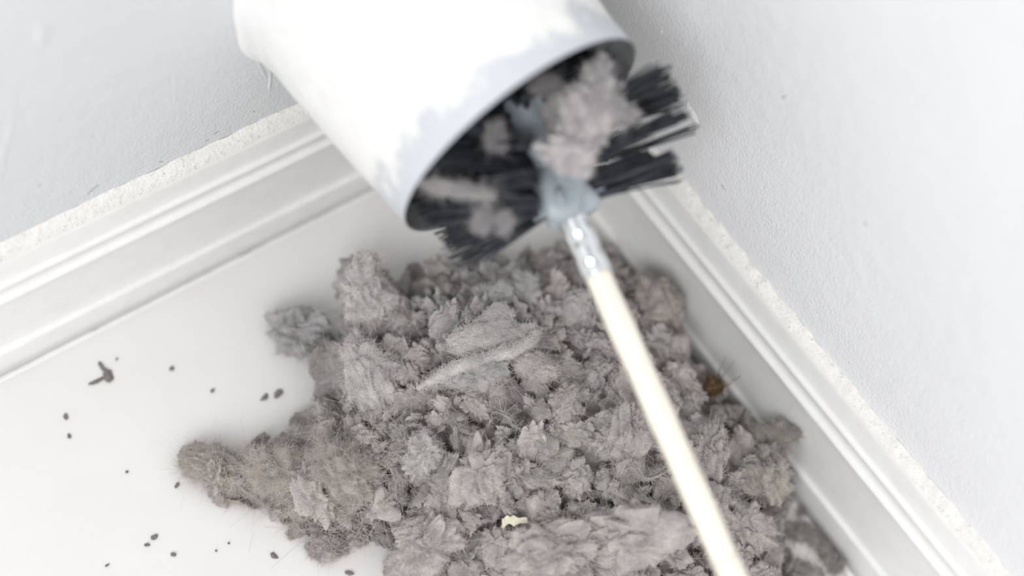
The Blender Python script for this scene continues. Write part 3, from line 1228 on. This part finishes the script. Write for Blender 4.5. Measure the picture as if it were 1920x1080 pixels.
def crumbs():
    """bits of lint too small to pick apart, filling the gaps"""
    rg = np.random.default_rng(91)
    Vb, Fb = ico(4)
    shapes = [clump_shape(700 + k, level=4, flat=0.5, lump=0.34, fold=0.3)[0] for k in range(12)]
    V, F, H = [], [], []
    n = 0
    while n < 480:
        x, y = rg.uniform(335, 1520), rg.uniform(440, 1220)
        if not inside(x, y):
            continue
        s = rg.uniform(0.20, 0.46)
        p = heap_point(x, y, rg.uniform(-0.75, 0.05))
        p[2] = max(p[2], 0.6 * s)
        p[0] = max(p[0], 1.5 + s)
        m3 = np.array(rand_quat(rg).to_matrix())
        q = (shapes[n % 12] * s) @ m3.T
        V.append(q + p)
        F.append(Fb + n * len(Vb))
        pts, _ = fuzz_strands(q, Fb, 110, 0.03, 0.09, 1.0, n, 1.1)
        H.append(pts + p - heap_org)
        n += 1
    o = obj('lint_crumbs', np.concatenate(V), np.concatenate(F), M_LINT, heap)
    o.color = (*(GREY * 0.98), 1)
    o['kind'] = 'stuff'
    H = np.concatenate(H)
    f = bpy.data.objects.new('fuzz', curves('fuzz', H, np.full((len(H), 4), 0.005), M_FUZZ))
    f.color = (*(GREY * 1.1), 1)
    f['kind'] = 'stuff'
    link(f, o)


crumbs()

# ------------------------------------------------------------------ lint caught in the brush
def brush_lint(s, phi, r, su, sv, sw, ang, seed, color, label, fuzz=2500):
    base = bp(s, phi, r)
    P, F = clump_shape(seed, level=5, lump=0.42 if su > 1 else 0.6)
    P = P * np.array([su, sv, sw])
    a = math.radians(ang)
    iu = CAM_R[0] * math.cos(a) + CAM_R[1] * math.sin(a)
    iv = -CAM_R[0] * math.sin(a) + CAM_R[1] * math.cos(a)
    W = P[:, :1] * iu + P[:, 1:2] * iv - P[:, 2:3] * CAM_R[2]
    o = obj('brush_lint', W + base, F, M_LINT, None, base)
    o.color = (*[float(x) for x in color], 1)
    tag(o, label, 'lint', 'lint caught in the brush')
    pts, rad = fuzz_strands(W, F, fuzz, 0.05, 0.2, 0.009, seed)
    f = bpy.data.objects.new('fuzz', curves('fuzz', pts, rad, M_FUZZ)); f.color = (*[float(x) * 1.1 for x in color], 1); f['kind'] = 'stuff'; link(f, o)
    return o


def on_brush(px, py, dist):
    """brush coordinates of a pixel at a given distance in front of the brush axis"""
    d = ray(px, py)
    k = (B_P0 - CAM_C) @ CAM_R[2] - dist
    p = CAM_C + d * k
    q = p - B_P0
    return float(q @ B_D), math.degrees(math.atan2(q @ e_t, q @ e_r)), math.hypot(q @ e_t, q @ e_r)


PB = np.array([0.54, 0.518, 0.518])
brush_lint(*on_brush(1095, 225, 1.7), 1.05, 1.35, 0.8, 14, 201, PB * 0.95, 'large pinkish-grey wad of lint stuck in the brush bristles', 5000)
brush_lint(*on_brush(1122, 150, 1.4), 0.72, 1.0, 0.6, 20, 211, PB * 0.84, 'tall lint tuft at the top of the large wad in the brush', 2500)
brush_lint(*on_brush(1148, 205, 1.4), 0.55, 0.7, 0.5, -10, 212, PB * 0.78, 'grey lint tuft on the right side of the large wad in the brush', 2000)
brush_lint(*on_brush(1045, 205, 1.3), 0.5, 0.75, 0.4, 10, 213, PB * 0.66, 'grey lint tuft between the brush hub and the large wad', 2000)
brush_lint(*on_brush(1072, 292, 1.9), 1.0, 0.75, 0.6, 8, 202, PB * 1.05, 'pale lint lump stuck over the brush hub below the large wad')
brush_lint(*on_brush(858, 356, 2.2), 1.4, 0.30, 0.35, 8, 203, PB * 0.72, 'streak of lint across the left-hand bristles')
brush_lint(*on_brush(905, 412, 1.8), 0.40, 0.45, 0.3, 0, 204, PB * 0.66, 'left one of two small lint balls in the lowest bristles', 1500)
brush_lint(*on_brush(948, 415, 1.8), 0.26, 0.34, 0.3, 0, 205, PB * 0.74, 'right one of two small lint balls in the lowest bristles', 1500)
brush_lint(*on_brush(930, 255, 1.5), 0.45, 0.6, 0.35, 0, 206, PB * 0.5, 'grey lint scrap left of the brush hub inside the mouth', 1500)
brush_lint(*on_brush(1150, 105, 0.4), 0.5, 0.7, 0.35, 0, 207, PB * 0.7, 'lint scrap inside the upper right of the duct mouth', 1500) if False else None
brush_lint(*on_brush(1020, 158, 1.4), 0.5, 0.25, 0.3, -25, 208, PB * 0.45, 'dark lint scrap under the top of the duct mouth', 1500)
brush_lint(*on_brush(1180, 215, 1.2), 0.35, 0.25, 0.25, -20, 209, PB * 0.8, 'tiny lint ball between the right-hand bristles', 700)

# ------------------------------------------------------------------ specks on the floor
SPECK = np.array([0.26, 0.24, 0.225])


def speck(px, py, su, sv, ang, seed, label, group=None, color=SPECK, z=0.0, h=0.10, fuzz=0):
    base = at(px, py, z)
    P, F = clump_shape(seed, level=4, lump=0.4)
    P = P * np.array([su, sv, h])
    P[:, 2] -= P[:, 2].min() - 0.012
    a = math.radians(ang)
    iu = CAM_R[0] * math.cos(a) + CAM_R[1] * math.sin(a); iu[2] = 0; iu /= np.linalg.norm(iu)
    iv = np.cross([0, 0, 1.0], iu)
    W = P[:, :1] * iu + P[:, 1:2] * iv + P[:, 2:3] * np.array([0, 0, 1.0])
    o = obj('lint_speck', W + base, F, M_LINT, None, base)
    o.color = (*[float(x) for x in color], 1)
    tag(o, label, 'lint', group)
    if fuzz:
        pts, rad = fuzz_strands(W, F, fuzz, 0.05, 0.25, 0.008, seed, 1.5)
        pts[:, :, 2] = np.maximum(pts[:, :, 2], 0.02)
        f = bpy.data.objects.new('fuzz', curves('fuzz', pts, rad, M_FUZZ)); f.color = (*[float(x) for x in color], 1); f['kind'] = 'stuff'; link(f, o)
    return o


FS = 'lint specks on the floor'
root = thing('lint_shred', at(195, 702, 0), 'forked grey lint shred on the floor, below the left baseboard', 'lint', FS)
for k, (x, y, su, sv, an) in enumerate(((203, 707, 0.34, 0.20, 75), (190, 687, 0.26, 0.10, 65), (183, 715, 0.46, 0.09, -33), (199, 697, 0.24, 0.10, 50))):
    P, F = clump_shape(400 + k, level=4, lump=0.4)
    P = P * np.array([su, sv, 0.11]); P[:, 2] -= P[:, 2].min() - 0.012
    a = math.radians(an)
    iu = CAM_R[0] * math.cos(a) + CAM_R[1] * math.sin(a); iu[2] = 0; iu /= np.linalg.norm(iu)
    iv = np.cross([0, 0, 1.0], iu)
    o = obj('shred_arm', P[:, :1] * iu + P[:, 1:2] * iv + P[:, 2:3] * np.array([0, 0, 1.0]) + at(x, y, 0), F, M_LINT, root)
    o.color = (*SPECK, 1)
speck(497, 746, 0.20, 0.13, -60, 301, 'left one of two lint specks side by side near the pile', FS)
speck(522, 739, 0.24, 0.17, -50, 302, 'right one of two lint specks side by side near the pile', FS)
speck(322, 692, 0.13, 0.09, -60, 303, 'lint speck on the floor halfway between forked shred and pile', FS)
speck(398, 734, 0.12, 0.08, -40, 304, 'faint lint speck left of the pair beside the pile', FS)
speck(124, 783, 0.15, 0.10, 80, 305, 'upper one of two lint specks near the left edge', FS)
speck(130, 819, 0.11, 0.08, 70, 306, 'lower one of two lint specks near the left edge', FS)
speck(332, 911, 0.15, 0.08, -65, 307, 'elongated lint speck just left of the hairy tail', FS)
speck(238, 886, 0.07, 0.06, 0, 308, 'tiny lint speck left of the elongated one', FS)
speck(290, 1008, 0.16, 0.11, -35, 309, 'larger of two touching lint specks at the lower left', FS)
speck(276, 1023, 0.13, 0.07, 0, 310, 'smaller of two touching lint specks at the lower left', FS)
speck(513, 1043, 0.18, 0.12, 55, 311, 'dark lint speck left of the small reddish tuft', FS)
speck(325, 1041, 0.12, 0.09, 20, 312, 'dark lint speck right below the touching pair', FS)
speck(201, 1061, 0.10, 0.05, -40, 313, 'thin lint speck at the bottom left', FS)
speck(655, 1076, 0.22, 0.09, 5, 314, 'lint speck at the bottom edge beside the pile', FS)
speck(552, 786, 0.22, 0.16, -35, 315, 'grey lint scrap off the upper side of the tail', FS, GREY * 0.9)
speck(429, 1020, 0.05, 0.05, 0, 316, 'pin-sized speck on the floor below the tail', FS)
speck(405, 1034, 0.05, 0.04, 0, 317, 'pin-sized speck left of the other pin-sized one', FS)
speck(219, 675, 0.08, 0.04, -60, 318, 'tiny speck right of the forked shred', FS)
# shreds between the heap and the right baseboard
RS = 'lint shreds by the right baseboard'
for k, (x, y, su, sv, an, lb) in enumerate((
        (1507, 957, 0.26, 0.14, -40, 'small lint shred highest up the gap by the right baseboard'),
        (1496, 1000, 0.55, 0.42, 30, 'dark lint shred beside the pile by the right baseboard'),
        (1520, 1008, 0.52, 0.34, 55, 'lint shred in the middle of the gap by the right baseboard'),
        (1546, 1030, 0.42, 0.70, -15, 'brownish lint curl nearest the right baseboard'),
        (1566, 1064, 0.40, 0.20, -60, 'dark lint shred at the bottom by the right baseboard'),
        (1496, 1072, 1.0, 0.45, 5, 'flat strip of lint along the bottom edge right of the rod'))):
    speck(x, y, su, sv, an, 330 + k, lb, RS, GREY * 0.9 if k != 3 else WARM * 0.82, h=0.22, fuzz=900)


# ------------------------------------------------------------------ paper chip, brown burr
def chip():
    base = heap_point(965, 975, 0.55)
    nx, ny = 14, 5
    V, F = [], []
    rg = np.random.default_rng(3)
    for side in (0.035, -0.035):
        for j in range(ny):
            for i in range(nx):
                u, v = i / (nx - 1) * 2 - 1, j / (ny - 1) * 2 - 1
                e = 1 + (0.9 * n1((u * 4, v * 2, 0.2), 2))
                q = CAM_R[0] * u * 0.55 + CAM_R[1] * (v * (0.15 - 0.06 * u) * e + 0.018 * math.sin(5 * u + v) + 0.07 * u * u - 0.04 * u) - CAM_R[2] * (side + 0.12 * math.sin(u * 3) + 0.10 * v)
                V.append(base + q)
    for j in range(ny - 1):
        for i in range(nx - 1):
            a = j * nx + i
            F.append((a, a + 1, a + nx + 1, a + nx))
            b = a + nx * ny
            F.append((b, b + nx, b + nx + 1, b + 1))
    loop = [i for i in range(nx)] + [j * nx + nx - 1 for j in range(1, ny)] + [(ny - 1) * nx + i for i in range(nx - 2, -1, -1)] + [j * nx for j in range(ny - 2, 0, -1)]
    for a, b in zip(loop, loop[1:] + loop[:1]):
        F.append((a, a + nx * ny, b + nx * ny, b))
    o = obj('paper_chip', V, F, M_PAPER, None, base, smooth=False)
    tag(o, 'cream paper-like chip lying on the lint at the bottom middle', 'chip')


chip()


def burr():
    base = at(1337, 725, 4.1)
    P, F = clump_shape(501, level=4, lump=0.4)
    P = P * np.array([0.5, 0.42, 0.38])
    o = obj('seed_burr', P @ np.array([CAM_R[0], CAM_R[1], -CAM_R[2]]) + base, F, M_BROWN, None, base)
    tag(o, 'dark brown burr caught on the lint beside the right baseboard', 'burr')
    pts, rad = fuzz_strands(P @ np.array([CAM_R[0], CAM_R[1], -CAM_R[2]]), F, 140, 0.15, 0.5, 0.012, 5)
    f = bpy.data.objects.new('spines', curves('spines', pts, rad, M_BROWN)); f['kind'] = 'stuff'; link(f, o)


burr()

for o in ORGS:
    if '_org' in o:
        del o['_org']
print('objects', len(bpy.data.objects))
